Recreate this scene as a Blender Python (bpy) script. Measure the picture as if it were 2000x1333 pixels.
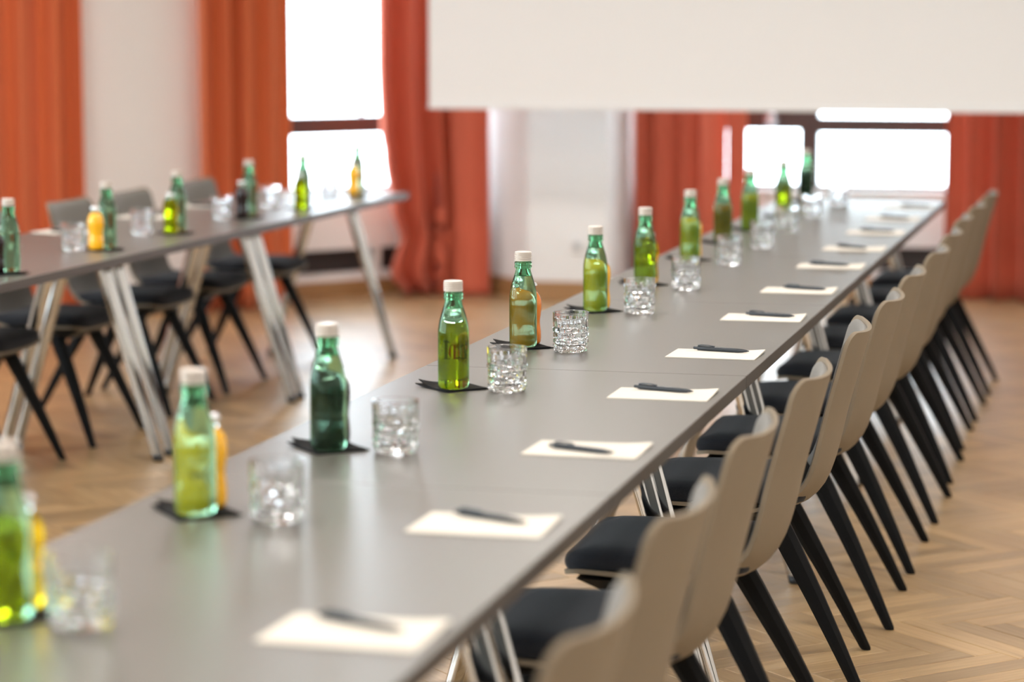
import bpy, bmesh, math, random
from mathutils import Vector, Matrix
PI = math.pi
random.seed(7)
S = bpy.context.scene
COL = S.collection
for o in list(bpy.data.objects): bpy.data.objects.remove(o)

# ------------------------------------------------------------------ camera
CAM = Vector((1.128, -10.7853, 1.46088)); YAW, PITCH, FPX = 0.24298, 0.12329, 4900.0
cy, sy, cp, sp = math.cos(YAW), math.sin(YAW), math.cos(PITCH), math.sin(PITCH)
Fv = Vector((-sy*cp, cy*cp, -sp)); Rv = Vector((cy, sy, 0)); Uv = Rv.cross(Fv)
cd = bpy.data.cameras.new('camera'); cam = bpy.data.objects.new('camera', cd); COL.objects.link(cam)
cam.matrix_world = Matrix(((Rv.x, Uv.x, -Fv.x, CAM.x), (Rv.y, Uv.y, -Fv.y, CAM.y), (Rv.z, Uv.z, -Fv.z, CAM.z), (0, 0, 0, 1)))
cd.sensor_fit = 'HORIZONTAL'; cd.sensor_width = 36; cd.lens = FPX/2000*36
cd.clip_start = 0.05; cd.clip_end = 200
cd.dof.use_dof = True; cd.dof.focus_distance = 5.55; cd.dof.aperture_fstop = 2.15
S.camera = cam
# ------------------------------------------------------------------ world, exposure, light
S.view_settings.view_transform = 'Standard'; S.view_settings.look = 'None'
S.view_settings.gamma = 1; S.view_settings.use_curve_mapping = False
S.view_settings.exposure = 1.52
W = bpy.data.worlds.new('overcast_sky'); S.world = W; W.use_nodes = True
bg = W.node_tree.nodes['Background']; bg.inputs[0].default_value = (0.80, 0.91, 1.0, 1); bg.inputs[1].default_value = 4.5
CEIL = 3.05
LAMP_W = 9.0  # strength of the added ceiling lights
LAMP_COL = (1.0, 0.95, 0.90)

# ------------------------------------------------------------------ helpers
ORD = ['first', 'second', 'third', 'fourth', 'fifth', 'sixth', 'seventh', 'eighth', 'ninth', 'tenth', 'eleventh', 'twelfth']
def mesh_obj(name, bm, mat, parent=None, smooth=False, link=True):
    me = bpy.data.meshes.new(name); bm.normal_update(); bm.to_mesh(me); bm.free()
    for m in (mat if isinstance(mat, (list, tuple)) else [mat]): me.materials.append(m)
    if smooth:
        for p in me.polygons: p.use_smooth = True
    o = bpy.data.objects.new(name, me)
    if link: COL.objects.link(o)
    if parent: o.parent = parent
    return o
def tag(o, label, cat=None, group=None, kind=None):
    if label: o['label'] = label
    if cat: o['category'] = cat
    if group: o['group'] = group
    if kind: o['kind'] = kind
    return o
def thing(name, label, cat, loc=(0, 0, 0), rz=0, group=None):
    o = bpy.data.objects.new(name, None); COL.objects.link(o)
    o.empty_display_size = 0.05; o.location = loc; o.rotation_euler = (0, 0, rz)
    return tag(o, label, cat, group)
def dup(root, loc, rz, label, group=None):
    r = root.copy(); COL.objects.link(r); r.location = loc; r.rotation_euler = (0, 0, rz); r['label'] = label
    if group: r['group'] = group
    for ch in list(root.children):
        c = ch.copy(); COL.objects.link(c); c.parent = r
        for g in list(ch.children):
            d = g.copy(); COL.objects.link(d); d.parent = c
    return r
def box(bm, x0, x1, y0, y1, z0, z1, M=None):
    vs = [bm.verts.new((x, y, z)) for z in (z0, z1) for y in (y0, y1) for x in (x0, x1)]
    if M: 
        for v in vs: v.co = M @ v.co
    for f in ((0, 2, 3, 1), (4, 5, 7, 6), (0, 1, 5, 4), (2, 6, 7, 3), (0, 4, 6, 2), (1, 3, 7, 5)):
        bm.faces.new([vs[i] for i in f])
    return vs
def bevel(bm, w, seg=2):
    bmesh.ops.bevel(bm, geom=bm.edges[:], offset=w, segments=seg, affect='EDGES', profile=0.5)
def boxbm(*a, M=None, bev=0, seg=2):
    bm = bmesh.new(); box(bm, *a, M=M)
    if bev: bevel(bm, bev, seg)
    return bm
def rings(bm, rs, cap0=True, cap1=True, closed=True):
    """skin a list of vertex-coordinate rings"""
    R_ = [[bm.verts.new(c) for c in r] for r in rs]
    n = len(R_[0])
    for a, b in zip(R_, R_[1:]):
        for i in range(n if closed else n-1):
            j = (i+1) % n
            bm.faces.new((a[i], a[j], b[j], b[i]))
    if cap0: bm.faces.new(R_[0][::-1])
    if cap1: bm.faces.new(R_[-1])
    return R_
def lathe(bm, prof, n=32, cap0=True, cap1=True, mod=None):
    rs = []
    for r, z in prof:
        ring = []
        for i in range(n):
            a = 2*PI*i/n
            rr = r + (mod(a, z) if mod else 0)
            ring.append((rr*math.cos(a), rr*math.sin(a), z))
        rs.append(ring)
    return rings(bm, rs, cap0, cap1)
def prism(bm, pts, z0, z1):
    rings(bm, [[(x, y, z0) for x, y in pts], [(x, y, z1) for x, y in pts]])
def smooth_by_angle(o, deg=35):
    me = o.data
    for p in me.polygons: p.use_smooth = True
    me.set_sharp_from_angle(angle=math.radians(deg))

# ------------------------------------------------------------------ materials
def mat(name, col=(0.8, 0.8, 0.8), rough=0.5, metal=0, spec=0.5, coat=0, sheen=0, trans=0, ior=1.45, noise=0, nscale=40, bump=0, bscale=200, bdist=0.002, bstretch=None):
    m = bpy.data.materials.new(name); m.use_nodes = True
    nt = m.node_tree; b = nt.nodes['Principled BSDF']
    b.inputs['Base Color'].default_value = (*col, 1); b.inputs['Roughness'].default_value = rough
    b.inputs['Metallic'].default_value = metal; b.inputs['Specular IOR Level'].default_value = spec
    b.inputs['Coat Weight'].default_value = coat; b.inputs['Sheen Weight'].default_value = sheen
    b.inputs['Transmission Weight'].default_value = trans; b.inputs['IOR'].default_value = ior
    tc = nt.nodes.new('ShaderNodeTexCoord')
    if noise:
        n = nt.nodes.new('ShaderNodeTexNoise'); n.inputs['Scale'].default_value = nscale; n.inputs['Detail'].default_value = 3
        nt.links.new(tc.outputs['Object'], n.inputs['Vector'])
        mr = nt.nodes.new('ShaderNodeMapRange'); mr.inputs[3].default_value = 1-noise; mr.inputs[4].default_value = 1+noise
        nt.links.new(n.outputs['Fac'], mr.inputs[0])
        mx = nt.nodes.new('ShaderNodeMix'); mx.data_type = 'RGBA'; mx.blend_type = 'MULTIPLY'; mx.inputs[0].default_value = 1
        mx.inputs[6].default_value = (*col, 1); nt.links.new(mr.outputs[0], mx.inputs[7])
        nt.links.new(mx.outputs[2], b.inputs['Base Color'])
    if bump:
        n = nt.nodes.new('ShaderNodeTexNoise'); n.inputs['Scale'].default_value = bscale; n.inputs['Detail'].default_value = 2
        if bstretch:
            mp = nt.nodes.new('ShaderNodeMapping'); mp.inputs['Scale'].default_value = bstretch
            nt.links.new(tc.outputs['Object'], mp.inputs[0]); nt.links.new(mp.outputs[0], n.inputs['Vector'])
        else: nt.links.new(tc.outputs['Object'], n.inputs['Vector'])
        bp = nt.nodes.new('ShaderNodeBump'); bp.inputs['Strength'].default_value = bump; bp.inputs['Distance'].default_value = bdist
        nt.links.new(n.outputs['Fac'], bp.inputs['Height']); nt.links.new(bp.outputs[0], b.inputs['Normal'])
    return m
def glass(name, col, ior=1.45, rough=0.0):
    m = bpy.data.materials.new(name); m.use_nodes = True; nt = m.node_tree
    g = nt.nodes.new('ShaderNodeBsdfGlass'); g.inputs['Color'].default_value = (*col, 1); g.inputs['IOR'].default_value = ior; g.inputs['Roughness'].default_value = rough
    nt.links.new(g.outputs[0], nt.nodes['Material Output'].inputs[0]); return m
def pane_mat():
    m = bpy.data.materials.new('window_glass'); m.use_nodes = True; nt = m.node_tree
    t = nt.nodes.new('ShaderNodeBsdfTransparent'); t.inputs[0].default_value = (0.96, 0.98, 0.98, 1)
    g = nt.nodes.new('ShaderNodeBsdfGlossy'); g.inputs['Roughness'].default_value = 0.02
    lw = nt.nodes.new('ShaderNodeLayerWeight'); pw = nt.nodes.new('ShaderNodeMath'); pw.operation = 'POWER'; pw.inputs[1].default_value = 5
    f = nt.nodes.new('ShaderNodeMath'); f.operation = 'MULTIPLY_ADD'; f.inputs[1].default_value = 0.9; f.inputs[2].default_value = 0.04
    nt.links.new(lw.outputs['Facing'], pw.inputs[0]); nt.links.new(pw.outputs[0], f.inputs[0])
    x = nt.nodes.new('ShaderNodeMixShader')
    nt.links.new(f.outputs[0], x.inputs[0]); nt.links.new(t.outputs[0], x.inputs[1]); nt.links.new(g.outputs[0], x.inputs[2])
    nt.links.new(x.outputs[0], nt.nodes['Material Output'].inputs[0]); return m
def cloth_mat(name, col, transl, tcol):
    m = bpy.data.materials.new(name); m.use_nodes = True; nt = m.node_tree
    b = nt.nodes['Principled BSDF']; b.inputs['Base Color'].default_value = (*col, 1); b.inputs['Roughness'].default_value = 0.75
    b.inputs['Sheen Weight'].default_value = 0.15; b.inputs['Specular IOR Level'].default_value = 0.25
    tc = nt.nodes.new('ShaderNodeTexCoord'); mp = nt.nodes.new('ShaderNodeMapping'); mp.inputs['Scale'].default_value = (500, 500, 300)
    n = nt.nodes.new('ShaderNodeTexNoise'); n.inputs['Scale'].default_value = 1
    nt.links.new(tc.outputs['Object'], mp.inputs[0]); nt.links.new(mp.outputs[0], n.inputs[0])
    bp = nt.nodes.new('ShaderNodeBump'); bp.inputs['Strength'].default_value = 0.15; bp.inputs['Distance'].default_value = 0.001
    nt.links.new(n.outputs[0], bp.inputs['Height']); nt.links.new(bp.outputs[0], b.inputs['Normal'])
    t = nt.nodes.new('ShaderNodeBsdfTranslucent'); t.inputs[0].default_value = (*tcol, 1)
    x = nt.nodes.new('ShaderNodeMixShader'); x.inputs[0].default_value = transl
    nt.links.new(b.outputs[0], x.inputs[1]); nt.links.new(t.outputs[0], x.inputs[2])
    nt.links.new(x.outputs[0], nt.nodes['Material Output'].inputs[0]); return m
def wood_mat(name, c0, c1, c2, rough=0.35, per_island=False, grain=1.0, coat=0.0):
    """oak: UV.x runs along the board, UV.y across; a random value per board shifts tone and grain"""
    m = bpy.data.materials.new(name); m.use_nodes = True; nt = m.node_tree; L = nt.links; b = nt.nodes['Principled BSDF']
    if per_island:
        g = nt.nodes.new('ShaderNodeNewGeometry'); rnd = g.outputs['Random Per Island']
    else:
        g = nt.nodes.new('ShaderNodeObjectInfo'); rnd = g.outputs['Random']
    uv = nt.nodes.new('ShaderNodeUVMap')
    off = nt.nodes.new('ShaderNodeVectorMath'); off.operation = 'MULTIPLY_ADD'
    cmb = nt.nodes.new('ShaderNodeCombineXYZ'); 
    for i in range(3): L.new(rnd, cmb.inputs[i])
    L.new(cmb.outputs[0], off.inputs[0]); off.inputs[1].default_value = (37, 91, 53); L.new(uv.outputs[0], off.inputs[2])
    mp = nt.nodes.new('ShaderNodeMapping'); mp.inputs['Scale'].default_value = (3.0, 45.0, 1.0); L.new(off.outputs[0], mp.inputs[0])
    n = nt.nodes.new('ShaderNodeTexNoise'); n.inputs['Scale'].default_value = 1.0; n.inputs['Detail'].default_value = 5; n.inputs['Distortion'].default_value = 1.2
    L.new(mp.outputs[0], n.inputs[0])
    r = nt.nodes.new('ShaderNodeValToRGB'); e = r.color_ramp.elements
    e[0].position = 0.25; e[0].color = (*c0, 1); e[1].position = 0.75; e[1].color = (*c2, 1)
    k = r.color_ramp.elements.new(0.5); k.color = (*c1, 1)
    L.new(n.outputs[0], r.inputs[0])
    mr = nt.nodes.new('ShaderNodeMapRange'); mr.inputs[3].default_value = 0.74; mr.inputs[4].default_value = 1.18; L.new(rnd, mr.inputs[0])
    mx = nt.nodes.new('ShaderNodeMix'); mx.data_type = 'RGBA'; mx.blend_type = 'MULTIPLY'; mx.inputs[0].default_value = 1
    L.new(r.outputs[0], mx.inputs[6]); L.new(mr.outputs[0], mx.inputs[7]); L.new(mx.outputs[2], b.inputs['Base Color'])
    b.inputs['Roughness'].default_value = rough; b.inputs['Coat Weight'].default_value = coat; b.inputs['Coat Roughness'].default_value = 0.34; b.inputs['Specular IOR Level'].default_value = 0.6
    bp = nt.nodes.new('ShaderNodeBump'); bp.inputs['Strength'].default_value = 0.12*grain; bp.inputs['Distance'].default_value = 0.001
    L.new(n.outputs[0], bp.inputs['Height']); L.new(bp.outputs[0], b.inputs['Normal'])
    return m
M_wall = mat('white_plaster', (0.80, 0.79, 0.78), 0.85, bump=0.05, bscale=120, bdist=0.001)
M_ceil = mat('ceiling_plaster', (0.82, 0.80, 0.77), 0.9, bump=0.04, bscale=90, bdist=0.001)
M_sill = mat('white_lacquer', (0.80, 0.78, 0.76), 0.4, noise=0.02, nscale=15)
M_frame = mat('dark_brown_frame', (0.075, 0.040, 0.034), 0.35, noise=0.1, nscale=25)
M_slot = mat('dark_convector', (0.035, 0.026, 0.024), 0.6, noise=0.2, nscale=60)
M_sub = mat('screed', (0.10, 0.065, 0.04), 0.9, noise=0.1)
M_skirt = wood_mat('oak_skirting', (0.34, 0.17, 0.065), (0.42, 0.22, 0.085), (0.47, 0.26, 0.11), 0.4)
OAK = ((0.30, 0.182, 0.078), (0.41, 0.263, 0.120), (0.49, 0.335, 0.168))
M_plank = wood_mat('oak_parquet', *OAK, rough=0.42, coat=0.5)
M_planks = wood_mat('oak_parquet_field', *OAK, rough=0.42, per_island=True, coat=0.5)
M_curt = cloth_mat('terracotta_cloth', (0.66, 0.165, 0.058), 0.04, (0.80, 0.24, 0.08))
M_curt_lit = cloth_mat('backlit_terracotta_cloth', (0.66, 0.145, 0.078), 0.12, (0.80, 0.22, 0.12))  # curtain cloth tinted pinker, window light and glare put into its colour
M_screen = mat('projection_cloth', (0.83, 0.825, 0.82), 0.9, bump=0.03, bscale=400, bdist=0.0005)
M_top = mat('grey_laminate', (0.104, 0.097, 0.085), 0.35, spec=0.8, noise=0.05, nscale=300, bump=0.05, bscale=700, bdist=0.0005)
M_edge = mat('dark_edging', (0.065, 0.054, 0.047), 0.40, noise=0.08, nscale=80)
M_chrome = mat('polished_aluminium', (0.56, 0.545, 0.52), 0.06, metal=1, bump=0.02, bscale=60, bstretch=(1, 1, 0.05), bdist=0.001)
M_blk = mat('black_plastic', (0.012, 0.012, 0.013), 0.45, noise=0.1)
M_shell = mat('beige_shell', (0.215, 0.172, 0.120), 0.55, spec=0.35, noise=0.03, nscale=30, bump=0.03, bscale=500, bdist=0.0005)
M_pad = mat('grey_wool', (0.165, 0.156, 0.143), 0.95, spec=0.1, sheen=0.2, noise=0.25, nscale=420, bump=0.3, bscale=600, bdist=0.002)
M_cush = mat('anthracite_wool', (0.018, 0.0195, 0.024), 0.92, spec=0.15, sheen=0.10, noise=0.45, nscale=380, bump=0.35, bscale=500, bdist=0.002)
M_leg = mat('black_stained_wood', (0.005, 0.0052, 0.0056), 0.6, spec=0.15, noise=0.15, nscale=30, bump=0.05, bscale=60, bstretch=(6, 6, 0.5), bdist=0.001)
M_green = glass('green_bottle_glass', (0.56, 0.77, 0.63), 1.40)
M_clear = glass('clear_crystal', (0.985, 0.99, 0.995), 1.50)
M_neck = glass('clear_bottle_glass', (0.93, 0.96, 0.95), 1.45)
M_cap = mat('ivory_cap', (0.62, 0.56, 0.50), 0.35, spec=0.5, noise=0.03)
M_scap = mat('silver_cap', (0.75, 0.75, 0.76), 0.28, metal=0.8, noise=0.05)
def juice_mat(name, col, rough=0.12, trans=0.0):
    m = mat(name, col, rough, spec=0.5, coat=0.6, noise=0.03, nscale=20, trans=trans, ior=1.36)
    return m
M_orange = juice_mat('orange_juice', (0.90, 0.45, 0.010))
M_amber = juice_mat('peach_juice', (0.72, 0.19, 0.008))
M_berry = juice_mat('berry_juice', (0.010, 0.002, 0.003))
M_apple = glass('apple_juice', (0.97, 0.83, 0.10), 1.37)
M_coast = mat('black_felt', (0.010, 0.010, 0.011), 0.85, spec=0.15, noise=0.2, nscale=300)
M_paper = mat('cream_paper', (0.70, 0.655, 0.58), 0.8, spec=0.2, noise=0.015, nscale=30)
M_print = mat('grey_print', (0.60, 0.57, 0.54), 0.8, noise=0.02)
M_pen = mat('slate_pen', (0.022, 0.029, 0.038), 0.32, spec=0.5, noise=0.05)
M_pane = pane_mat()
M_steel = mat('brushed_steel', (0.55, 0.56, 0.58), 0.3, metal=1, noise=0.05)
M_lamp = bpy.data.materials.new('added_lamp_diffuser'); M_lamp.use_nodes = True  # glowing face of the added, unseen ceiling lights
_b = M_lamp.node_tree.nodes['Principled BSDF']; _b.inputs['Emission Color'].default_value = (*LAMP_COL, 1); _b.inputs['Emission Strength'].default_value = 4.0

# ------------------------------------------------------------------ setting frame
O = Vector((-3.33, 2.11)); D = Vector((0.6222, 0.7828)); N = Vector((0.7828, -0.6222))   # the angled window wall: along, into the room
def FW(s, n, z=0): p = O + D*s + N*n; return Vector((p.x, p.y, z))
FM = Matrix(((D.x, N.x, 0, O.x), (D.y, N.y, 0, O.y), (0, 0, 1, 0), (0, 0, 0, 1)))
def struct(name, bm, m, parent=None, smooth=False, label=None):
    o = mesh_obj(name, bm, m, parent, smooth)
    if parent is None: o['kind'] = 'structure'
    if label: o['label'] = label
    return o
def setting(name, label):
    o = bpy.data.objects.new(name, None); COL.objects.link(o); o['kind'] = 'structure'; o['label'] = label; return o
def uvbox(o, axis=0):
    """UV in metres, x along the given axis"""
    me = o.data; uv = me.uv_layers.new(name='UVMap')
    for p in me.polygons:
        for li in p.loop_indices:
            c = me.vertices[me.loops[li].vertex_index].co
            a = (c.x, c.y, c.z)
            uv.data[li].uv = (a[axis], a[(axis+1) % 3]+a[(axis+2) % 3])
# floor slab
_b = bmesh.new(); _q = [FW(1.30, -0.25), FW(-4.95, -0.25)]
prism(_b, [(-6.55, -13.55), (3.55, -13.55), (3.55, 3.5), (-1.62, 3.5), (-2.6, 3.5), (_q[0].x, _q[0].y), (_q[1].x, _q[1].y), (-6.6, -1.9)], -0.12, -0.012)
fl = struct('floor', _b, M_sub, label='oak herringbone parquet floor')
# herringbone boards
PL, PW, GAP = 0.43, 0.0715, 0.0007
def plank_geo(bm, uvl, M, seedoff=0):
    l, w, c = PL/2-GAP, PW/2-GAP, 0.0012
    lo = [(-l, -w, -0.010), (l, -w, -0.010), (l, w, -0.010), (-l, w, -0.010)]
    mi = [(-l, -w, -c), (l, -w, -c), (l, w, -c), (-l, w, -c)]
    hi = [(-l+c, -w+c, 0), (l-c, -w+c, 0), (l-c, w-c, 0), (-l+c, w-c, 0)]
    R_ = []
    for ring in (lo, mi, hi): R_.append([(bm.verts.new(M @ Vector(p)), p) for p in ring])
    fs = []
    for a, b in zip(R_, R_[1:]):
        for i in range(4):
            j = (i+1) % 4; fs.append((a[i], a[j], b[j], b[i]))
    fs.append(R_[2])
    for f in fs:
        F = bm.faces.new([v for v, _ in f])
        for lp, (_, p) in zip(F.loops, f): lp[uvl].uv = (p[0], p[1])
def cam_px(p):
    d = Vector(p)-CAM; z = d.dot(Fv)
    if z <= 0.1: return None
    return 1000+FPX*d.dot(Rv)/z, 666.5-FPX*d.dot(Uv)/z, z
def under_table(p):
    d = Vector(p)-CAM; t = (0.74-CAM.z)/d.z; q = CAM+d*t
    return (-0.35 < q.x < 0.35 and q.y < 0) or (-2.717 < q.x < -2.017 and q.y < 0)
h = math.sqrt(0.5); boards = []
ex, ey = Vector((h, h, 0)), Vector((h, -h, 0))            # herringbone axes turned 45 degrees
X0 = Vector((0.545, -4.576, 0))
for i in range(-90, 60):
    for j in range(-18, 18):
        base = X0 + (ex+ey)*PW*i + (ex-ey)*PL*j             # i runs along world x, j along world y
        for c, ang in ((base + ex*(PL/2) + ey*(PW/2), PI/4), (base + ex*(PW/2) + ey*(PW+PL/2), -PI/4)):
            if -6.4 < c.x < 3.4 and -13.4 < c.y < 3.3 and (c.xy-O).dot(N) > -0.1 and not (c.x < -1.7 and c.y > 2.6 and (c.xy-Vector((-2.06, 2.45))).dot(Vector((0.73, 0.68))) > 0.05): boards.append((c, ang))
vis = []
for k, (c, ang) in enumerate(boards):
    q = cam_px(c)
    if q and -40 < q[0] < 2040 and 560 < q[1] < 1370 and not under_table(c): vis.append((q[2], k))
vis.sort(); near = set(k for _, k in vis[:300])
bmF = bmesh.new(); uvF = bmF.loops.layers.uv.new('UVMap')
bm1 = bmesh.new(); uv1 = bm1.loops.layers.uv.new('UVMap'); plank_geo(bm1, uv1, Matrix.Identity(4))
p0 = None
for k, (c, ang) in enumerate(boards):
    dz = random.uniform(-0.0004, 0.0003)
    if k in near:
        if p0 is None: p0 = mesh_obj('plank', bm1, M_plank, fl); o = p0
        else: o = p0.copy(); COL.objects.link(o)
        o.location = (c.x, c.y, dz); o.rotation_euler = (0, 0, ang)
    else:
        plank_geo(bmF, uvF, Matrix.Translation((c.x, c.y, dz)) @ Matrix.Rotation(ang, 4, 'Z'))
pf = mesh_obj('parquet_boards', bmF, M_planks, fl); pf['kind'] = 'stuff'

struct('ceiling', boxbm(-8, 4.2, -14, 5, CEIL, CEIL+0.15), M_ceil)
struct('wall_right', boxbm(3.4, 3.6, -13.6, 3.5, 0, CEIL), M_wall)
struct('wall_back', boxbm(-6.6, 3.6, -13.6, -13.4, 0, CEIL), M_wall)

def wall_run(name, spans, zt, M, thick=0.28):
    """parapet, lintel and piers of a window wall. M maps (s, n, z); wall face at n=0, body at n<0. spans: window (s0,s1) list inside (a,b)"""
    a, b, wins = spans
    bm = bmesh.new()
    box(bm, a, b, -thick, -0.10, 0, 0.55, M)                       # parapet back
    box(bm, a, b, -0.10, 0, 0.26, 0.55, M)                         # parapet face above the convector slot
    box(bm, a, b, -0.10, 0.0, 0.0, 0.125, M)                        # ledge below it
    box(bm, a, b, -thick, 0, zt, CEIL, M)
    edges = [a]+[e for w in wins for e in w]+[b]
    for i in range(0, len(edges), 2):
        if edges[i+1]-edges[i] > 1e-3: box(bm, edges[i], edges[i+1], -thick, 0, 0.55, zt, M)
    w = struct(name, bm, M_wall)
    sl = struct('convector_slot', boxbm(a+0.01, b-0.01, -0.099, -0.085, 0.127, 0.258, M=M), M_slot, w)
    bmf = bmesh.new(); s = 0.585-1.24*math.floor((0.585-a)/1.24)
    while s < b-0.05:
        box(bmf, s, s+0.035, -0.084, 0.0, 0.126, 0.259, M); s += 1.24
    struct('slot_post', bmf, M_sill, w)
    return w
wf = wall_run('wall_front_left', (-4.95, 1.30, [(-3.4, -1.50), (-0.42, 0.98)]), 2.75, FM)
RM = Matrix(((1, 0, 0, 0), (0, -1, 0, 3.25), (0, 0, 1, 0), (0, 0, 0, 1)))            # right window wall: s = x, n = 3.25 - y
wr = wall_run('wall_front', (-1.62, 3.4, [(-1.42, 0.55)]), 2.75, RM)
LM = Matrix(((0, 1, 0, -6.4), (1, 0, 0, 0), (0, 0, 1, 0), (0, 0, 0, 1)))              # wall beyond the frame, with three unseen windows added for daylight from the side
LW = [(-12.6, -10.2), (-9.4, -7.0), (-6.2, -3.8)]
wl = wall_run('wall_left', (-13.4, -1.3, LW), 2.75, LM)
for nm, M, a, b in (('baseboard_left', FM, -4.9, 1.25), ('baseboard_front', RM, -1.6, 3.4)):
    o = struct(nm, boxbm(a, b, 0.0, 0.022, -0.01, 0.088, bev=0.004), M_skirt); uvbox(o, 0); o.matrix_world = M
for nm, M, a, b in (('trim_1', FM, -0.46, 1.0), ('trim_2', FM, -3.45, -1.45), ('trim_3', RM, -1.5, 0.6)):
    struct(nm, boxbm(a, b, -0.20, 0.03, 0.551, 0.572, M=M, bev=0.004), M_sill, label='white window sill')
# rounded pillar between the two curtains on the angled wall
bm = bmesh.new(); pts = []
for i in range(41):
    a = PI*i/40; pts.append(FW(-0.93+0.50*math.cos(a), -0.02+0.16*max(0,math.sin(a))**0.35))
prism(bm, [(p.x, p.y) for p in pts], 0, CEIL)
o = struct('wall_pillar', bm, M_wall); smooth_by_angle(o, 40)
o['label'] = 'rounded white pillar between two orange curtains'
bm = bmesh.new(); pts = []
for i in range(41):
    a = PI*i/40; pts.append(FW(-0.93+0.515*math.cos(a), -0.02+0.178*max(0,math.sin(a))**0.35))
prism(bm, [(p.x, p.y) for p in pts], -0.01, 0.088)
o = struct('baseboard_pillar', bm, M_skirt); uvbox(o, 0)
# corner pillar between the two window walls
PIL = [(-2.06, 2.45), (-1.62, 2.47), (-1.62, 3.6), (-2.75, 3.6), (-2.62, 3.06)]
bm = bmesh.new(); prism(bm, PIL, 0, CEIL); bm.normal_update()
bmesh.ops.recalc_face_normals(bm, faces=bm.faces[:])
ed = [e for e in bm.edges if abs(e.verts[0].co.z-e.verts[1].co.z) > 1]
bmesh.ops.bevel(bm, geom=ed, offset=0.02, segments=4, affect='EDGES', profile=0.5)
o = struct('wall_corner_pillar', bm, M_wall); smooth_by_angle(o, 40); o['label'] = 'white corner pillar below the projection screen'
bm = bmesh.new()
prism(bm, [(-2.06-0.004, 2.45-0.024), (-1.60, 2.47-0.022), (-1.60, 3.22), (-1.64, 3.22), (-1.64, 2.5), (-2.05, 2.48), (-2.6, 3.06), (-2.64, 3.05)], -0.01, 0.105)
o = struct('baseboard_pillar.001', bm, M_skirt); uvbox(o, 0)
# wall socket on the corner pillar
so = thing('wall_socket', 'small white wall socket low on the corner pillar', 'socket', (-1.79, 2.459, 0.30))
mesh_obj('plate', boxbm(-0.04, 0.04, -0.012, 0.0, -0.04, 0.04, bev=0.004), M_sill, so)
bm = bmesh.new(); lathe(bm, [(0.022, 0), (0.022, 0.004), (0.018, 0.004), (0.017, 0.001)], 20); 
o = mesh_obj('insert', bm, M_steel, so); o.rotation_euler = (PI/2, 0, 0); o.location = (0, -0.0115, 0)

# windows: frame bars and panes, each a piece of its own
def window(name, label, M, s0, s1, z0, z1, transoms, mullions, n0=-0.17, n1=-0.11, extra=()):
    w = setting(name, label)
    fr = bmesh.new()
    t = 0.07
    for a in ((s0, s0+t, n0, n1, z0, z1), (s1-t, s1, n0, n1, z0, z1), (s0+t, s1-t, n0, n1, z1-t, z1), (s0+t, s1-t, n0, n1, z0, z0+0.025)): box(fr, *a, M)
    mesh_obj('frame', fr, M_frame, w)
    for (a, b, c, d) in transoms: mesh_obj('transom', boxbm(a, b, n0-0.005, n1+0.012, c, d, M=M, bev=0.004), M_frame, w)
    for (a, b, c, d) in mullions: mesh_obj('mullion', boxbm(a, b, n0-0.002, n1+0.009, c, d, M=M, bev=0.004), M_frame, w)
    for (a, b, c, d) in extra: mesh_obj('pane', boxbm(a, b, -0.143, -0.137, c, d, M=M), M_pane, w)
    return w
w1 = window('window_1', 'tall window with dark transom between orange curtains', FM, -0.42, 0.98, 0.572, 2.75, [(-0.35, 0.91, 0.888, 0.99)], [],
       extra=[(-0.36, 0.92, 0.59, 0.91), (-0.36, 0.92, 0.965, 2.70)])
hd = bmesh.new(); box(hd, 0.545, 0.557, -0.112, -0.10, 1.0, 2.66, FM); mesh_obj('espagnolette_rod', hd, M_steel, w1)
mesh_obj('handle', boxbm(0.538, 0.566, -0.10, -0.075, 0.985, 1.075, M=FM, bev=0.006), M_steel, w1)
window('window_2', 'window behind the orange curtain beyond the rounded pillar', FM, -3.4, -1.50, 0.572, 2.75, [(-3.33, -1.57, 0.905, 0.968)], [(-2.49, -2.41, 0.968, 2.69)],
       extra=[(-3.34, -1.56, 0.59, 0.91), (-3.34, -2.48, 0.965, 2.70), (-2.42, -1.56, 0.965, 2.70)])
w3 = window('window_3', 'wide window with dark mullion behind the long table', RM, -1.42, 0.55, 0.572, 2.75,
       [(-0.615, 0.49, 0.888, 0.975), (-1.36, -0.685, 0.905, 1.06)], [(-0.705, -0.600, 0.59, 2.69)],
       extra=[(-1.37, -0.68, 0.59, 0.91), (-0.62, 0.50, 0.59, 0.91), (-0.62, 0.50, 0.96, 2.70), (-1.37, -0.68, 1.05, 2.70)])
bm = bmesh.new(); lathe(bm, [(0.012, 0), (0.012, 0.03), (0.034, 0.034), (0.036, 0.05), (0.028, 0.062), (0.0, 0.064)], 16, True, False)
o = mesh_obj('knob', bm, M_steel, w3, True); o.matrix_world = RM @ Matrix.Translation((-0.86, -0.098, 0.965)) @ Matrix.Rotation(-PI/2, 4, 'X')
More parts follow.
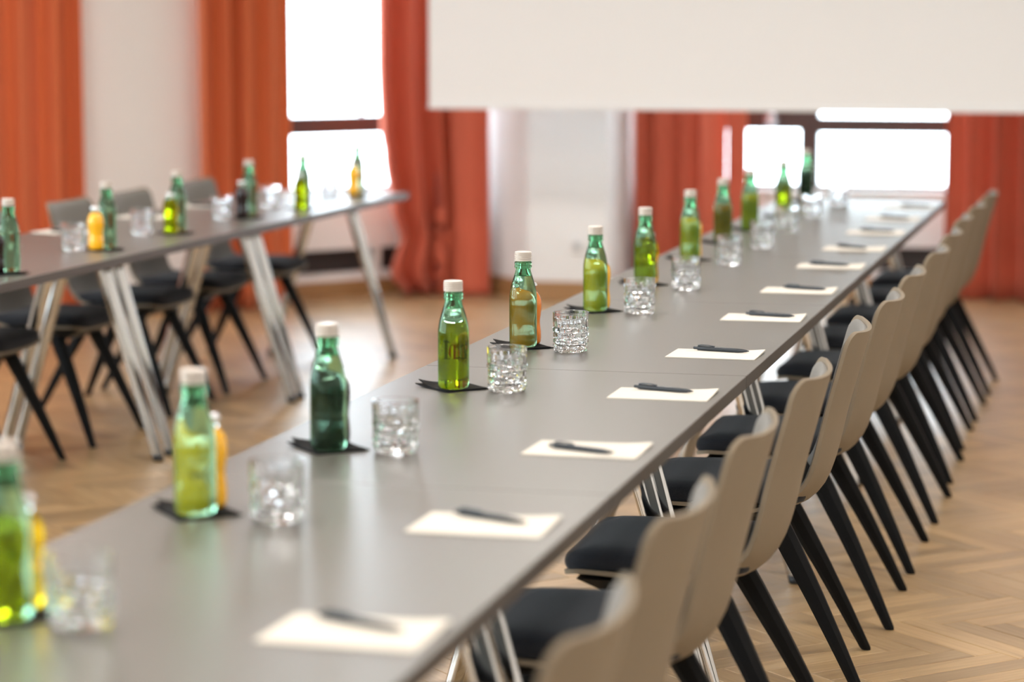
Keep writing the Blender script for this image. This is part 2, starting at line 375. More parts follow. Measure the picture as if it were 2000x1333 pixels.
# sky light portals in the three window openings
def portal(M, s0, s1, z0, z1):
    ld = bpy.data.lights.new('window_portal', 'AREA'); ld.shape = 'RECTANGLE'; ld.size = s1-s0; ld.size_y = z1-z0; ld.cycles.is_portal = True
    o = bpy.data.objects.new('window_portal', ld); COL.objects.link(o)
    c = M @ Vector(((s0+s1)/2, -0.24, (z0+z1)/2)); d = (M.to_3x3() @ Vector((0, 1, 0))).normalized()
    o.location = c; o.rotation_euler = d.to_track_quat('-Z', 'Y').to_euler()
for k, (a, b) in enumerate(LW):
    window('window_%d' % (4+k), 'added window of the long side wall beside the table rows', LM, a, b, 0.572, 2.75, [(a+0.07, b-0.07, 0.905, 0.968)], [],
           extra=[(a+0.06, b-0.06, 0.59, 0.91), (a+0.06, b-0.06, 0.965, 2.70)])
    portal(LM, a, b, 0.57, 2.75)
for a in ((FM, -0.42, 0.98, 0.57, 2.75), (FM, -3.4, -1.5, 0.57, 2.75), (RM, -1.42, 0.55, 0.57, 2.75)): portal(*a)

# ------------------------------------------------------------------ curtains
def curtain(name, label, path, m, period=0.135, amp=0.045, z0=0.006, z1=CEIL-0.002, seed=1, edge=None, nz=24, flare=0.0):
    """path: list of (x,y) the cloth follows; folds stand across it. edge(z) -> fraction trimmed off the start of the width"""
    rnd = random.Random(seed)
    P = [Vector(p) for p in path]; seg = [(b-a).length for a, b in zip(P, P[1:])]; L = sum(seg)
    def at(d):
        d = max(0.0, min(L, d))
        for a, b, l in zip(P, P[1:], seg):
            if d <= l+1e-9: return a.lerp(b, d/l), (b-a).normalized()
            d -= l
        return P[-1], (P[-1]-P[-2]).normalized()
    nf = max(2, round(L/period)); ph = [rnd.uniform(-0.7, 0.7) for _ in range(nf+3)]; am = [rnd.uniform(0.55, 1.2) for _ in range(nf+3)]; tw = [rnd.uniform(-0.5, 0.5) for _ in range(nf+3)]
    nu = nf*12
    bm = bmesh.new(); uvs = []
    grid = []
    for iz in range(nz+1):
        z = z0+(z1-z0)*iz/nz; k = (z-z0)/(z1-z0); row = []
        t0 = edge(z) if edge else 0.0
        for iu in range(nu+1):
            t = iu/nu; f = t*nf; i = int(f); fr = f-i
            p1 = ph[i]*(1-fr)+ph[i+1]*fr + (1-k)*(tw[i]*(1-fr)+tw[i+1]*fr)
            a1 = am[i]*(1-fr)+am[i+1]*fr
            off = amp*a1*(math.sin(2*PI*f+p1)+0.25*math.sin(4*PI*f+2.1*p1))*(1+flare*(1-k))
            c, d = at(L*(t0+(1-t0)*t)); n = Vector((d.y, -d.x))
            q = c+n*off+d*amp*0.35*math.cos(2*PI*f+p1+0.8)
            row.append(bm.verts.new((q.x, q.y, z)))
        grid.append(row)
    for a, b in zip(grid, grid[1:]):
        for i in range(nu): bm.faces.new((a[i], a[i+1], b[i+1], b[i]))
    o = mesh_obj(name, bm, m, None, True)
    sm = o.modifiers.new('thickness', 'SOLIDIFY'); sm.thickness = 0.003; sm.offset = 0
    return o
def xy(s, n): p = FW(s, n); return (p.x, p.y)
tag(curtain('curtain', 'long orange curtain at the frame edge beside the rounded pillar', [xy(-3.35, 0.27), xy(-1.39, 0.27)], M_curt, 0.16, 0.072, seed=3), None, 'curtain', None)
tag(curtain('curtain', 'orange curtain hanging straight between the rounded pillar and tall window', [xy(-0.705, 0.27), xy(-0.155, 0.27)], M_curt, 0.125, 0.062, seed=11), None, 'curtain', None)
def sweep(z):      # the bunched backlit curtain is drawn back above the sill and spreads again at the floor
    pts = [(0.0, 0.25), (0.03, 0.23), (0.10, 0.115), (0.17, 0.10), (0.24, 0.15), (0.31, 0.195), (0.5, 0.11), (0.79, 0.05), (0.92, 0.02), (1.3, 0.0), (9, 0.0)]
    for (a, va), (b, vb) in zip(pts, pts[1:]):
        if z <= b:
            k = (z-a)/(b-a); k = k*k*(3-2*k); return va+(vb-va)*k
    return 0
tag(curtain('curtain', 'backlit orange curtain gathered in a sweeping bunch beside the projection screen', [xy(0.425, 0.23), xy(0.86, 0.25), (-2.33, 2.56)], M_curt_lit, 0.16, 0.070, seed=5, edge=sweep, nz=60), None, 'curtain', None)
tag(curtain('curtain', 'backlit orange curtain next to the corner pillar behind the green bottles', [(-1.60, 3.02), (-1.095, 3.02)], M_curt_lit, 0.115, 0.055, seed=8), None, 'curtain', None)
tag(curtain('curtain', 'narrow strip of backlit orange curtain just before the wide window', [(-1.07, 3.03), (-0.962, 3.03)], M_curt_lit, 0.05, 0.012, seed=9), None, 'curtain', None)
tag(curtain('curtain', 'backlit orange curtain behind the far end of the beige chairs', [(0.115, 3.0), (1.9, 3.0)], M_curt_lit, 0.14, 0.065, seed=21), None, 'curtain', None)
for i, l in enumerate(('long orange curtain at the far side of the rounded pillar', 'orange curtain hanging straight between rounded pillar and tall window',
        'backlit orange curtain gathered in a sweeping bunch beside the projection screen', 'backlit orange curtain next to the corner pillar behind the green bottles',
        'narrow strip of backlit orange curtain in front of the wide window', 'backlit orange curtain behind the far end of the beige chair row')):
    o = bpy.data.objects['curtain' if i == 0 else 'curtain.%03d' % i]; o['label'] = l; o['category'] = 'curtain'

# ------------------------------------------------------------------ projection screen
ps = thing('projection_screen', 'white projection screen lowered above the far end of the tables', 'projection screen', (0, 1.6, 0))
mesh_obj('screen_cloth', boxbm(-2.378, 1.30, -0.001, 0.001, 1.085, 2.96), M_screen, ps)
mesh_obj('hem_bar', boxbm(-2.381, 1.303, -0.011, 0.011, 1.063, 1.086, bev=0.005), M_screen, ps)
mesh_obj('casing', boxbm(-2.46, 1.38, -0.06, 0.06, 2.93, CEIL, bev=0.01), M_sill, ps)

# ------------------------------------------------------------------ ceiling lights, unseen above the frame, added to light the room
k = 0
for y in (-10.5, -7.5, -4.5, -1.5):
    for x in (-3.4, -0.9, 1.6):
        t = thing('added_ceiling_light', 'added flush square ceiling light, %s from the windows, %s' % (ORD[3-k//3], ('above the pillar row', 'between the table rows', 'above the beige chairs')[k % 3]), 'light', (x, y, CEIL), 0, 'added ceiling lights')
        if k == 0:
            mesh_obj('frame', boxbm(-0.32, 0.32, -0.32, 0.32, -0.03, 0, bev=0.005), M_sill, t)
            mesh_obj('diffuser', boxbm(-0.29, 0.29, -0.29, 0.29, -0.036, -0.029), M_lamp, t); tl = t
        else:
            for ch in tl.children: c = ch.copy(); COL.objects.link(c); c.parent = t
        ld = bpy.data.lights.new('added_ceiling_lamp', 'AREA'); ld.size = 0.58; ld.energy = LAMP_W; ld.color = LAMP_COL
        o = bpy.data.objects.new('added_ceiling_lamp', ld); COL.objects.link(o); o.location = (x, y, CEIL-0.045); k += 1

# ------------------------------------------------------------------ tables
TZ, TH = 0.74, 0.028
def leg_section(r, a0, flut=0.055):
    return [(r*(1+flut*math.cos(4*a+0.6))*math.cos(a)*1.15, r*(1+flut*math.cos(4*a+0.6))*math.sin(a)*0.85) for a in [2*PI*i/32+a0 for i in range(32)]]
def table_proto():
    t = thing('table', 'x', 'table')
    bm = boxbm(-0.35, 0.35, -0.6992, 0.6992, TZ-TH, TZ, bev=0.0012, seg=1)
    for f in bm.faces: f.material_index = 0 if f.normal.z > 0.5 else 1
    bm.normal_update()
    for f in bm.faces: f.material_index = 0 if f.normal.z > 0.5 else 1
    mesh_obj('tabletop', bm, [M_top, M_edge], t)
    for s in (-1, 1):
        for q in (-1, 1):
            bm = bmesh.new(); rs = []
            for k in range(9):
                f = k/8; z = 0.022+(0.700-0.022)*f; x = q*(0.283+(0.085-0.283)*f); r = 0.0165+0.0085*f
                rs.append([(x+a, s*0.645+b, z) for a, b in leg_section(r, 0)])
            rings(bm, rs); lg = mesh_obj('leg', bm, M_chrome, t); smooth_by_angle(lg, 50)
            bm = bmesh.new(); rs = []
            for z, r in ((0.0, 0.0155), (0.004, 0.0175), (0.0225, 0.0172)):
                x = q*0.2875 if z < 0.01 else q*0.283
                rs.append([(x+r*1.15*math.cos(a), s*0.645+r*0.9*math.sin(a), z) for a in [2*PI*i/20 for i in range(20)]])
            rings(bm, rs); mesh_obj('foot', bm, M_blk, lg, True)
        mesh_obj('leg_bracket', boxbm(-0.15, 0.15, s*0.645-0.03, s*0.645+0.03, 0.695, TZ-TH, bev=0.004), M_blk, t)
    mesh_obj('beam', boxbm(-0.06, 0.06, -0.62, 0.62, 0.680, TZ-TH, bev=0.004), M_blk, t)
    return t
t0 = table_proto(); n = 0
for k in range(6):
    lab = 'grey-topped conference table with chrome legs, %s from the camera in the screen row' % ORD[5-k]
    if k == 0: t0.location = (0, -0.7, 0); t0['label'] = lab; t0['group'] = 'tables in the screen row'
    else: dup(t0, (0, -0.7-1.4*k, 0), 0, lab, 'tables in the screen row')
XL = -2.367; YL = -0.012
for k in range(4):
    dup(t0, (XL, YL-0.7-1.4*k, 0), 0, 'grey-topped conference table with chrome legs, %s from the window in the pillar row' % ORD[k], 'tables in the pillar row')

# ------------------------------------------------------------------ chairs (local: x = 0 seat front, x grows backwards; y sideways)
SP = [(0.500, 0.798), (0.491, 0.765), (0.478, 0.715), (0.462, 0.655), (0.447, 0.595), (0.436, 0.545), (0.424, 0.498), (0.406, 0.452), (0.378, 0.418), (0.340, 0.399), (0.285, 0.394), (0.21, 0.398), (0.13, 0.404), (0.05, 0.408), (0.012, 0.404)]
def spline(P, n):
    out = []
    for i in range(len(P)-1):
        p = [Vector(P[max(0, i-1)]), Vector(P[i]), Vector(P[i+1]), Vector(P[min(len(P)-1, i+2)])]
        for k in range(n):
            t = k/n
            out.append(0.5*((2*p[1])+(p[2]-p[0])*t+(2*p[0]-5*p[1]+4*p[2]-p[3])*t*t+(-p[0]+3*p[1]-3*p[2]+p[3])*t**3))
    out.append(Vector(P[-1])); return out
SPL = spline(SP, 4)
cum = [0]
for a, b in zip(SPL, SPL[1:]): cum.append(cum[-1]+(b-a).length)
def spine(d):
    d = max(0, min(cum[-1], d))
    for i in range(len(SPL)-1):
        if d <= cum[i+1]+1e-9:
            t = (d-cum[i])/(cum[i+1]-cum[i]); a = SPL[max(0, i-1)]; b = SPL[min(len(SPL)-1, i+2)]
            tg = (b-a).normalized(); return SPL[i].lerp(SPL[i+1], t), Vector((tg.y, -tg.x))
    return SPL[-1], Vector((0, 1))
LT = cum[-1]
def half_w(d, w0):
    # half width: back 0.205, a touch wider in the seat; rounded corners at both ends
    w = w0 + 0.012*max(0, min(1, (d-0.35)/0.2))
    r = 0.036
    for e in (d, LT-d):
        if e < r: w = w-r+math.sqrt(max(0, r*r-(r-e)**2))
    return w
def sheet(d0, d1, nd, w0, inset, lift, thick, bulge, nw=16, endr=None):
    """closed slab following the shell: lift off the shell face, thick; inset from its edge"""
    bm = bmesh.new(); A = []; B = []
    for i in range(nd+1):
        k = i/nd; k = 0.5-0.5*math.cos(PI*k) if True else k
        d = d0+(d1-d0)*k; c, nrm = spine(d); nrm = Vector((nrm.x, nrm.y))
        hw = half_w(d, w0)-inset
        if endr:
            for e in (d-d0, d1-d):
                if e < endr: hw = min(hw, half_w(d, w0)-inset-endr+math.sqrt(max(0, endr*endr-(endr-e)**2)))
        ra, rb = [], []
        for j in range(nw+1):
            t = -1+2*j/nw; y = hw*math.sin(t*PI/2)/1.0
            sag = 0.040*(abs(y)/0.196)**2.2 * (1 if d < 0.42 else max(0.30, 1-(d-0.42)/0.16))
            edgef = 1-abs(y/hw)**6 if hw > 1e-4 else 0
            ee = min(1, min(d-d0, d1-d)/0.03); ee = math.sqrt(max(0, 1-(1-ee)**2))
            up = lift+thick*(1 if not bulge else (0.35+0.65*edgef*ee))
            p = c+nrm*(sag+lift); q = c+nrm*(sag+up)
            ra.append(bm.verts.new((p.x, y, p.y))); rb.append(bm.verts.new((q.x, y, q.y)))
        A.append(ra); B.append(rb)
    for G, fl_ in ((A, False), (B, True)):
        for a, b in zip(G, G[1:]):
            for j in range(nw):
                f = (a[j], a[j+1], b[j+1], b[j]); bm.faces.new(f if fl_ else f[::-1])
    for i in range(nd):
        bm.faces.new((A[i][0], B[i][0], B[i+1][0], A[i+1][0])[::-1]); bm.faces.new((A[i][-1], A[i+1][-1], B[i+1][-1], B[i][-1])[::-1])
    for j in range(nw):
        bm.faces.new((A[0][j], A[0][j+1], B[0][j+1], B[0][j])); bm.faces.new((A[-1][j], B[-1][j], B[-1][j+1], A[-1][j+1]))
    bmesh.ops.recalc_face_normals(bm, faces=bm.faces[:])
    return bm
def chair_leg(x0, y0, z0, x1, y1, bend):
    bm = bmesh.new(); rs = []
    ax = Vector((x1-x0, y1-y0, -z0)).normalized()
    for k, (f, wx, wy) in enumerate(((0, 0.028, 0.019), (0.15, 0.027, 0.019), (0.42, 0.0225, 0.0175), (0.47, 0.0215, 0.017), (0.72, 0.0175, 0.015), (0.985, 0.0125, 0.0115), (1.0, 0.010, 0.0095))):
        c = Vector((x0+(x1-x0)*f + bend*math.sin(PI*f), y0+(y1-y0)*f, z0*(1-f)))
        ch = 0.45
        sec = [(1, ch), (ch, 1), (-ch, 1), (-1, ch), (-1, -ch), (-ch, -1), (ch, -1), (1, -ch)]
        rs.append([(c.x+a*wx, c.y+b*wy, c.z) for a, b in sec])
    rings(bm, rs[::-1]); return bm
def chair_proto():
    t = thing('chair', 'x', 'chair')
    o = mesh_obj('shell', sheet(0, LT, 50, 0.196, 0, -0.004, 0.009, False), M_shell, t); smooth_by_angle(o, 60)
    bv = o.modifiers.new('soft_rim', 'BEVEL'); bv.width = 0.003; bv.segments = 2; bv.angle_limit = math.radians(50)
    o = mesh_obj('back_pad', sheet(0.007, 0.475, 34, 0.196, 0.0065, 0.0055, 0.014, True, endr=0.036), M_pad, t); smooth_by_angle(o, 70)
    # seat cushion
    bm = boxbm(0.002, 0.372, -0.205, 0.205, 0.420, 0.462)
    bmesh.ops.subdivide_edges(bm, edges=bm.edges[:], cuts=7, use_grid_fill=True)
    for v in bm.verts:
        x, y, z = v.co; a = (x-0.187)/0.185; b = y/0.205
        r = (abs(a)**7+abs(b)**7)**(1/7) if (a or b) else 0
        m_ = max(abs(a), abs(b))
        if r > 1e-6 and m_ > 0: k = m_/r; a *= k; b *= k
        top = 1-0.25*max(abs(a), abs(b))**6
        zz = 0.420+(z-0.420)*top + 0.004*(1-a*a)*(1-b*b)*(z-0.42)/0.042
        rim = 0.006*((z-0.441)/0.021)**2
        v.co = (0.187+a*(0.185-rim), b*(0.205-rim), zz+0.010*b*b*0.5-0.012*max(0, -a-0.55)**2*4)
    o = mesh_obj('seat_cushion', bm, M_cush, t, True); smooth_by_angle(o, 75)
    # black under-frame, tapering towards the front
    bm = bmesh.new()
    rings(bm, [[(0.085, -0.15, 0.372), (0.315, -0.15, 0.370), (0.315, 0.15, 0.370), (0.085, 0.15, 0.372)],
               [(0.035, -0.185, 0.403), (0.330, -0.16, 0.392), (0.330, 0.16, 0.392), (0.035, 0.185, 0.403)]])
    mesh_obj('under_frame', bm, M_blk, t)
    for q in (-1, 1):
        for (x0, x1, bd) in ((0.297, 0.500, 0.004), (0.125, -0.042, -0.004)):
            o = mesh_obj('leg', chair_leg(x0, q*0.150, 0.392, x1, q*0.222, bd), M_leg, t); smooth_by_angle(o, 30)
    return t
c0 = chair_proto()
CY = [-0.37, -1.08, -1.755, -2.425, -3.11, -3.835, -4.50, -5.19, -5.93, -6.63, -7.32, -8.02]
CX = [0.012, 0.004, -0.004, 0.006, 0.012, 0.0, 0.0, -0.012, -0.014, -0.024, -0.020, 0.0]
rj = random.Random(4)
for k, yc in enumerate(CY):
    lab = 'beige-backed shell chair on black legs, %s from the camera in the screen row' % ORD[11-k]
    dx, rz = CX[k], (0.08 if k == 7 else rj.uniform(-0.02, 0.02))
    g = 'beige shell chairs along the screen row'
    if k == 0: c0.location = (0.075+dx, yc, 0); c0.rotation_euler = (0, 0, rz); c0['label'] = lab; c0['group'] = g
    else: dup(c0, (0.075+dx, yc, 0), rz, lab, g)
for k, yc in enumerate((-0.335, -1.10, -1.72, -2.45, -3.15, -3.86)):
    dup(c0, (-2.442, yc, 0), PI+rj.uniform(-0.02, 0.02), 'shell chair facing us across the pillar row, %s from the window' % ORD[k], 'shell chairs behind the pillar row')

# ------------------------------------------------------------------ table settings
def bottle_proto():
    t = thing('water_bottle', 'x', 'bottle')
    out = [(0.0, 0.003), (0.018, 0.0025), (0.0215, 0.0), (0.0262, 0.0022), (0.0286, 0.0075), (0.0290, 0.014), (0.0290, 0.060), (0.0290, 0.112), (0.0287, 0.122), (0.0277, 0.133), (0.0262, 0.1445), (0.0238, 0.156), (0.0207, 0.168), (0.0182, 0.177),
           (0.0170, 0.1835), (0.0170, 0.1855), (0.0193, 0.187), (0.0198, 0.190), (0.0192, 0.1928), (0.0188, 0.194), (0.0196, 0.196), (0.0196, 0.2005), (0.0176, 0.2025), (0.0168, 0.203), (0.0168, 0.2225)]
    inn = [(0.0125, 0.2225), (0.0125, 0.19), (0.0130, 0.1835), (0.0142, 0.178), (0.0172, 0.1685), (0.0168, 0.168), (0.0, 0.168)]
    f = lambda P: [(r*(1.0+0.085*max(0, min(1, (0.175-z)/0.05))), z*0.968) for r, z in P]
    out, inn = f(out), f(inn)
    bm = bmesh.new(); R_ = lathe(bm, out[1:]+inn[:-1], 40, False, False)
    bm.faces.new(R_[0][::-1]); bm.faces.new(R_[-1])
    bmesh.ops.recalc_face_normals(bm, faces=bm.faces[:])
    o = mesh_obj('glass_body', bm, M_green, t); smooth_by_angle(o, 50)
    cap = [(0.0183, 0.2035), (0.0196, 0.2035)]
    z = 0.2045
    for k in range(4):
        cap += [(0.0197, z), (0.0200, z+0.0024), (0.0178, z+0.0028), (0.0178, z+0.0042)]; z += 0.0046
    cap += [(0.0196, 0.2232), (0.0190, 0.2246), (0.0175, 0.2252)]
    cap = [(r*0.98, z*0.968) for r, z in cap]
    bm = bmesh.new(); lathe(bm, cap, 40, False, True)
    o = mesh_obj('cap', bm, M_cap, t); smooth_by_angle(o, 40)
    return t
def juice_proto(m, nm):
    t = thing('juice_bottle', 'x', 'bottle')
    prof = [(0.0185, 0.0), (0.0225, 0.0015), (0.0248, 0.006), (0.0256, 0.016), (0.0252, 0.028), (0.0238, 0.040), (0.0228, 0.049), (0.0230, 0.056), (0.0246, 0.067), (0.0262, 0.080), (0.0266, 0.090), (0.0256, 0.101), (0.0228, 0.110), (0.0180, 0.1175), (0.0140, 0.122)]
    bm = bmesh.new(); lathe(bm, prof, 36)
    o = mesh_obj('juice_body', bm, m, t); smooth_by_angle(o, 60)
    bm = bmesh.new(); lathe(bm, [(0.0139, 0.1222), (0.0120, 0.126), (0.0118, 0.131), (0.0130, 0.1315), (0.0130, 0.134), (0.0115, 0.1345)], 28)
    o = mesh_obj('neck', bm, M_neck, t); smooth_by_angle(o, 60)
    bm = bmesh.new()
    lathe(bm, [(0.0142, 0.1347), (0.0155, 0.1347), (0.0148, 0.1385), (0.0136, 0.141), (0.0120, 0.1418)], 42, mod=lambda a, z: 0.0007*math.cos(21*a) if z < 0.139 else 0)
    o = mesh_obj('crown_cap', bm, M_scap, t); smooth_by_angle(o, 40)
    return t
def tumbler_proto():
    t = thing('tumbler', 'x', 'glass')
    NB, SUB = 16, 6; n = NB*SUB; rows = []
    H = 0.091; rh = 0.0125
    def R0(z): return 0.0365+0.0040*(z/H)
    zs = [0.0, 0.0012, 0.003, 0.0075, 0.0078]
    z = 0.0078; nblk = 4
    for k in range(nblk):
        for f in (0.04, 0.2, 0.5, 0.8, 0.96, 1.0): zs.append(z+rh*f)
        z += rh
    zs += [0.0585, 0.062, 0.068, 0.074, 0.0775, 0.0785, 0.083, 0.088, 0.0902, H]
    bm = bmesh.new(); rs = []
    hsh = lambda i, k: ((i*7+k*13) * 2654435761 % 1000)/1000
    for z in zs:
        ring = []
        for i in range(n):
            a = 2*PI*i/n; r = R0(z)
            if z < 0.0007: r -= 0.004
            elif z < 0.002: r -= 0.0015
            elif 0.0077 < z < 0.0579:
                k = min(nblk-1, int((z-0.0078)/rh-1e-6)); v = (z-0.0078)/rh-k
                u = (i/SUB+0.5*(k % 2)) % NB; bi = int(u); fu = u-bi
                dep = 0.0010+0.0026*hsh(bi, k)+0.0030*(hsh(bi+3, k+5)-0.5)*(fu-0.5)+0.0040*(hsh(bi+1, k+2)-0.5)*(v-0.5)
                e = min(1, min(fu, 1-fu)*5)*min(1, min(v, 1-v)*6)
                r += dep*max(0, e)-0.0006
            elif z < 0.0782:
                u = (i/SUB) % NB; bi = int(u); fu = u-bi
                if z < 0.062+0.016*hsh(bi, 9): r += 0.0010*min(1, min(fu, 1-fu)*5)-0.0004
                else: r += -0.0004*math.cos(2*PI*fu)
            elif z > 0.0905: r -= 0.0006
            ring.append((r*math.cos(a), r*math.sin(a), z))
        rs.append(ring)
    for (r, z) in ((0.0385, H), (0.0380, 0.0900), (0.0376, 0.070), (0.0362, 0.045), (0.0350, 0.024), (0.0335, 0.018), (0.029, 0.0145), (0.015, 0.0132), (0.004, 0.013)):
        rs.append([(r*math.cos(2*PI*i/n), r*math.sin(2*PI*i/n), z) for i in range(n)])
    rings(bm, rs); bmesh.ops.recalc_face_normals(bm, faces=bm.faces[:])
    o = mesh_obj('cut_glass', bm, M_clear, t)
    return t
def coaster_proto():
    t = thing('coaster', 'x', 'coaster')
    bm = boxbm(-0.050, 0.050, -0.062, 0.062, 0.0003, 0.0022)
    bmesh.ops.subdivide_edges(bm, edges=bm.edges[:], cuts=5, use_grid_fill=True)
    for v in bm.verts: v.co.z += 0.004*max(0, (v.co.y-v.co.x-0.06)/0.05)**1.5
    mesh_obj('base_sheet', bm, M_coast, t)
    bm = boxbm(-0.047, 0.047, -0.060, 0.060, 0.0024, 0.0040)
    bmesh.ops.subdivide_edges(bm, edges=bm.edges[:], cuts=5, use_grid_fill=True)
    for v in bm.verts: v.co.z += 0.009*max(0, (v.co.y-v.co.x-0.055)/0.05)**1.5
    o = mesh_obj('top_sheet', bm, M_coast, t); o.rotation_euler = (0, 0, -0.11)
    return t
def card_proto():
    t = thing('note_card', 'x', 'paper')
    bm = bmesh.new(); nx, ny = 10, 6; A = []; B = []
    for i in range(nx+1):
        ra, rb = [], []
        for j in range(ny+1):
            x = -0.10+0.20*i/nx; y = -0.074+0.148*j/ny
            lift = 0.0045*max(0, (i/nx-0.6)/0.4)**2*max(0, (j/ny-0.2)/0.8)**1.5
            ra.append(bm.verts.new((x, y, 0.0003+lift*0.6))); rb.append(bm.verts.new((x, y, 0.0022+lift)))
        A.append(ra); B.append(rb)
    for i in range(nx):
        for j in range(ny):
            bm.faces.new((A[i][j], A[i][j+1], A[i+1][j+1], A[i+1][j])); bm.faces.new((B[i][j], B[i+1][j], B[i+1][j+1], B[i][j+1]))
    for i in range(nx):
        bm.faces.new((A[i][0], A[i+1][0], B[i+1][0], B[i][0])); bm.faces.new((A[i+1][ny], A[i][ny], B[i][ny], B[i+1][ny]))
    for j in range(ny):
        bm.faces.new((A[0][j+1], A[0][j], B[0][j], B[0][j+1])); bm.faces.new((A[nx][j], A[nx][j+1], B[nx][j+1], B[nx][j]))
    mesh_obj('sheets', bm, M_paper, t)
    bm = bmesh.new()                                  # faint pale grey heading printed on the sheet
    for x0, x1, y0 in ((-0.072, -0.056, 0.046), (-0.076, -0.050, 0.037), (-0.070, -0.058, 0.030)): box(bm, x0, x1, y0, y0+0.0035, 0.0022, 0.0024)
    mesh_obj('printed_heading', bm, M_print, t)
    return t
def pen_proto():
    t = thing('pen', 'x', 'pen')
    def cyl(prof, n=18):
        bm = bmesh.new(); lathe(bm, prof, n)
        for v in bm.verts: v.co = Vector((v.co.z, v.co.y, v.co.x+0.0052))
        bmesh.ops.recalc_face_normals(bm, faces=bm.faces[:]); return bm
    o = mesh_obj('barrel', cyl([(0.0040, -0.058), (0.0050, -0.056), (0.0052, -0.03), (0.0050, 0.01), (0.0048, 0.038), (0.0040, 0.052), (0.0026, 0.061), (0.0013, 0.066), (0.0010, 0.068)]), M_pen, t); smooth_by_angle(o, 50)
    o = mesh_obj('push_button', cyl([(0.0030, -0.067), (0.0034, -0.066), (0.0034, -0.0585)]), M_pen, t); smooth_by_angle(o, 50)
    bm = bmesh.new()
    rings(bm, [[(x, y, z) for y, z in ((-0.003, z0), (0.003, z0), (0.0028, z1), (-0.0028, z1))] for x, z0, z1 in ((-0.056, 0.0095, 0.0122), (-0.048, 0.0112, 0.0136), (-0.030, 0.0120, 0.0136), (-0.018, 0.0105, 0.0122), (-0.016, 0.0103, 0.0112))])
    bmesh.ops.recalc_face_normals(bm, faces=bm.faces[:])
    mesh_obj('clip', bm, M_pen, t)
    return t
used = set()
def place(proto, loc, rz, label, group):
    if proto.name not in used:
        used.add(proto.name); proto.location = loc; proto.rotation_euler = (0, 0, rz); proto['label'] = label; proto['group'] = group; return proto
    return dup(proto, loc, rz, label, group)
PB, PT, PC, PN, PP = bottle_proto(), tumbler_proto(), coaster_proto(), card_proto(), pen_proto()
PJ = {k: juice_proto(m, k) for k, m in (('orange', M_orange), ('amber', M_amber), ('berry', M_berry), ('apple', M_apple))}
JL = {'orange': 'orange juice bottle', 'amber': 'deep orange juice bottle', 'berry': 'dark berry juice bottle', 'apple': 'golden apple juice bottle'}
rs = random.Random(12)
# (y of tumbler, its x, bottle x, y, juice kind, juice dx, dy)   1st = nearest the camera
RIGHT = [(-8.010, -0.100, -0.200, -8.005, 'apple', -0.006, 0.060), (-7.328, -0.087, -0.217, -7.322, 'orange', 0.001, 0.060), (-6.702, -0.090, -0.206, -6.718, 'berry', -0.006, 0.060),
         (-5.942, -0.083, -0.192, -5.950, 'apple', -0.015, 0.060), (-5.298, -0.096, -0.213, -5.270, 'amber', 0.002, 0.060), (-4.508, -0.091, -0.209, -4.500, 'orange', 0.001, 0.060),
         (-3.866, -0.085, -0.214, -3.80, 'apple', 0.002, 0.060), (-3.105, -0.083, -0.224, -3.00, 'orange', 0.002, 0.060), (-2.48, -0.071, -0.223, -2.36, 'amber', -0.010, 0.060),
         (-1.76, -0.084, -0.219, -1.77, 'orange', -0.010, 0.060), (-1.12, -0.076, -0.187, -1.12, 'apple', -0.006, 0.060), (-0.39, -0.055, -0.215, -0.22, 'berry', -0.006, 0.060)]
CARD = [(0.232, -7.963), (0.219, -7.287), (0.225, -6.60), (0.231, -5.916), (0.231, -5.275), (0.232, -4.535), (0.232, -3.85), (0.232, -3.10), (0.234, -2.46), (0.234, -1.77), (0.232, -1.10), (0.235, -0.42)]
PEN = [(0.231, -7.935, -0.40), (0.220, -7.255, -0.42), (0.220, -6.628, -0.40), (0.225, -5.880, -0.33), (0.237, -5.235, -0.25), (0.245, -4.51, -0.28), (0.245, -3.825, -0.36), (0.225, -3.085, -0.30), (0.225, -2.45, -0.62), (0.238, -1.74, -0.30), (0.238, -1.08, -0.50), (0.262, -0.40, -0.2)]
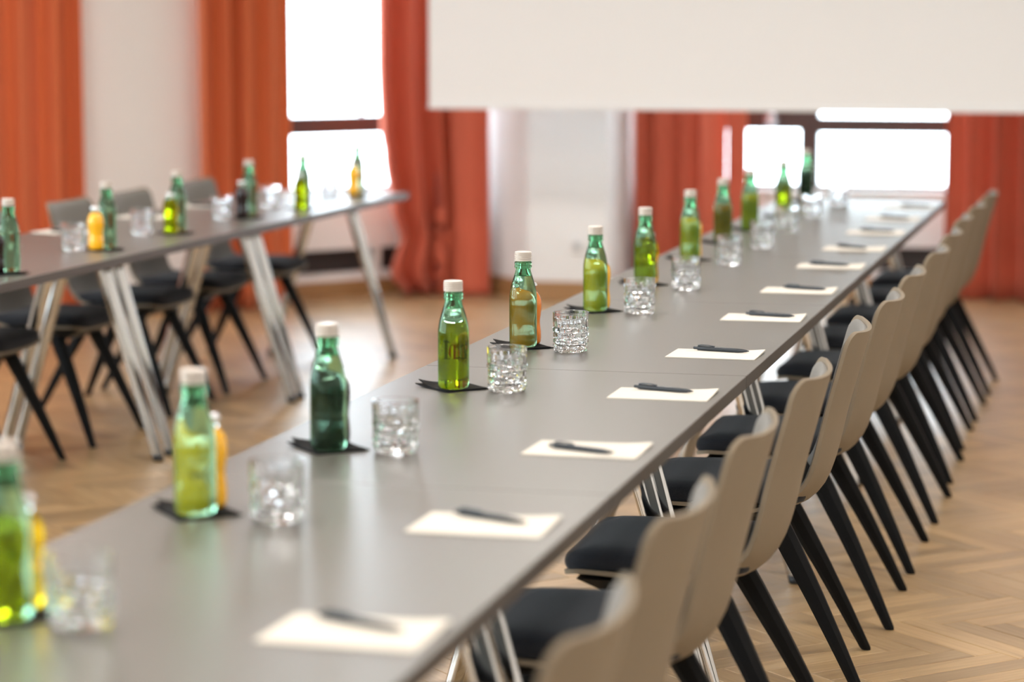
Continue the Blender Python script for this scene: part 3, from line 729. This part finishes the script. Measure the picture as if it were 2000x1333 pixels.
for k in range(12):
    gy, gx, bx, by, jk, jx, jy = RIGHT[k]; o_ = ORD[k]; row = 'of the screen row'
    place(PC, (bx-0.012, by+0.035, TZ), 0.76+rs.uniform(-0.10, 0.10), 'black felt coaster under the %s bottle pair from the camera, screen row' % o_, 'coasters on the screen row')
    place(PB, (bx, by, TZ+0.0045), rs.uniform(0, 6), 'green glass water bottle with pale cap, %s from the camera, screen row' % o_, 'water bottles on the screen row')
    place(PJ[jk], (bx+jx, by+jy, TZ+0.0045), rs.uniform(0, 6), '%s behind the %s water bottle from the camera, screen row' % (JL[jk], o_), 'juice bottles on the screen row')
    place(PT, (gx, gy, TZ+0.0003), rs.uniform(0, 6), 'cut-glass tumbler, %s from the camera on the screen row' % o_, 'tumblers on the screen row')
    place(PN, (CARD[k][0], CARD[k][1], TZ), rs.uniform(-0.025, 0.015), 'cream note paper at the %s seat from the camera' % o_, 'note papers on the screen row')
    place(PP, (PEN[k][0], PEN[k][1], TZ+0.0024), PEN[k][2], 'dark slate click pen on the %s cream note paper from the camera' % o_, 'pens on the screen row')
LEFT = [(-0.29, -2.298, -2.198, -0.20, 'orange', 0.0, -0.058), (-1.09, -2.290, -2.155, -1.075, 'apple', 0.006, -0.058), (-1.71, -2.272, -2.198, -1.60, 'berry', -0.004, -0.072),
        (-2.465, -2.290, -2.196, -2.36, 'apple', -0.004, -0.058), (-3.12, -2.264, -2.178, -3.04, 'orange', -0.004, -0.082), (-3.85, -2.27, -2.132, -3.885, 'berry', -0.010, -0.072)]
for k, (gy, gx, bx, by, jk, jx, jy) in enumerate(LEFT):
    o_ = ORD[k]
    place(PC, (bx+0.005, by-0.035, TZ), PI+0.76+rs.uniform(-0.1, 0.1), 'black felt coaster under the %s bottle pair from the window, pillar row' % o_, 'coasters on the pillar row')
    place(PB, (bx, by, TZ+0.0045), rs.uniform(0, 6), 'green glass water bottle, %s from the window on the pillar row' % o_, 'water bottles on the pillar row')
    place(PJ[jk], (bx+jx, by+jy, TZ+0.0045), rs.uniform(0, 6), '%s before the %s water bottle from the window, pillar row' % (JL[jk], o_), 'juice bottles on the pillar row')
    place(PT, (gx, gy, TZ+0.0003), rs.uniform(0, 6), 'cut-glass tumbler, %s from the window on the pillar row' % o_, 'tumblers on the pillar row')
    place(PN, (XL-0.225, gy+0.02, TZ), PI+rs.uniform(-0.03, 0.03), 'cream note paper at the %s pillar-row seat from the window' % o_, 'note papers on the pillar row')
    place(PP, (XL-0.225, gy-0.005, TZ+0.0024), PI-0.4, 'dark slate pen on the %s pillar-row note paper from the window' % o_, 'pens on the pillar row')
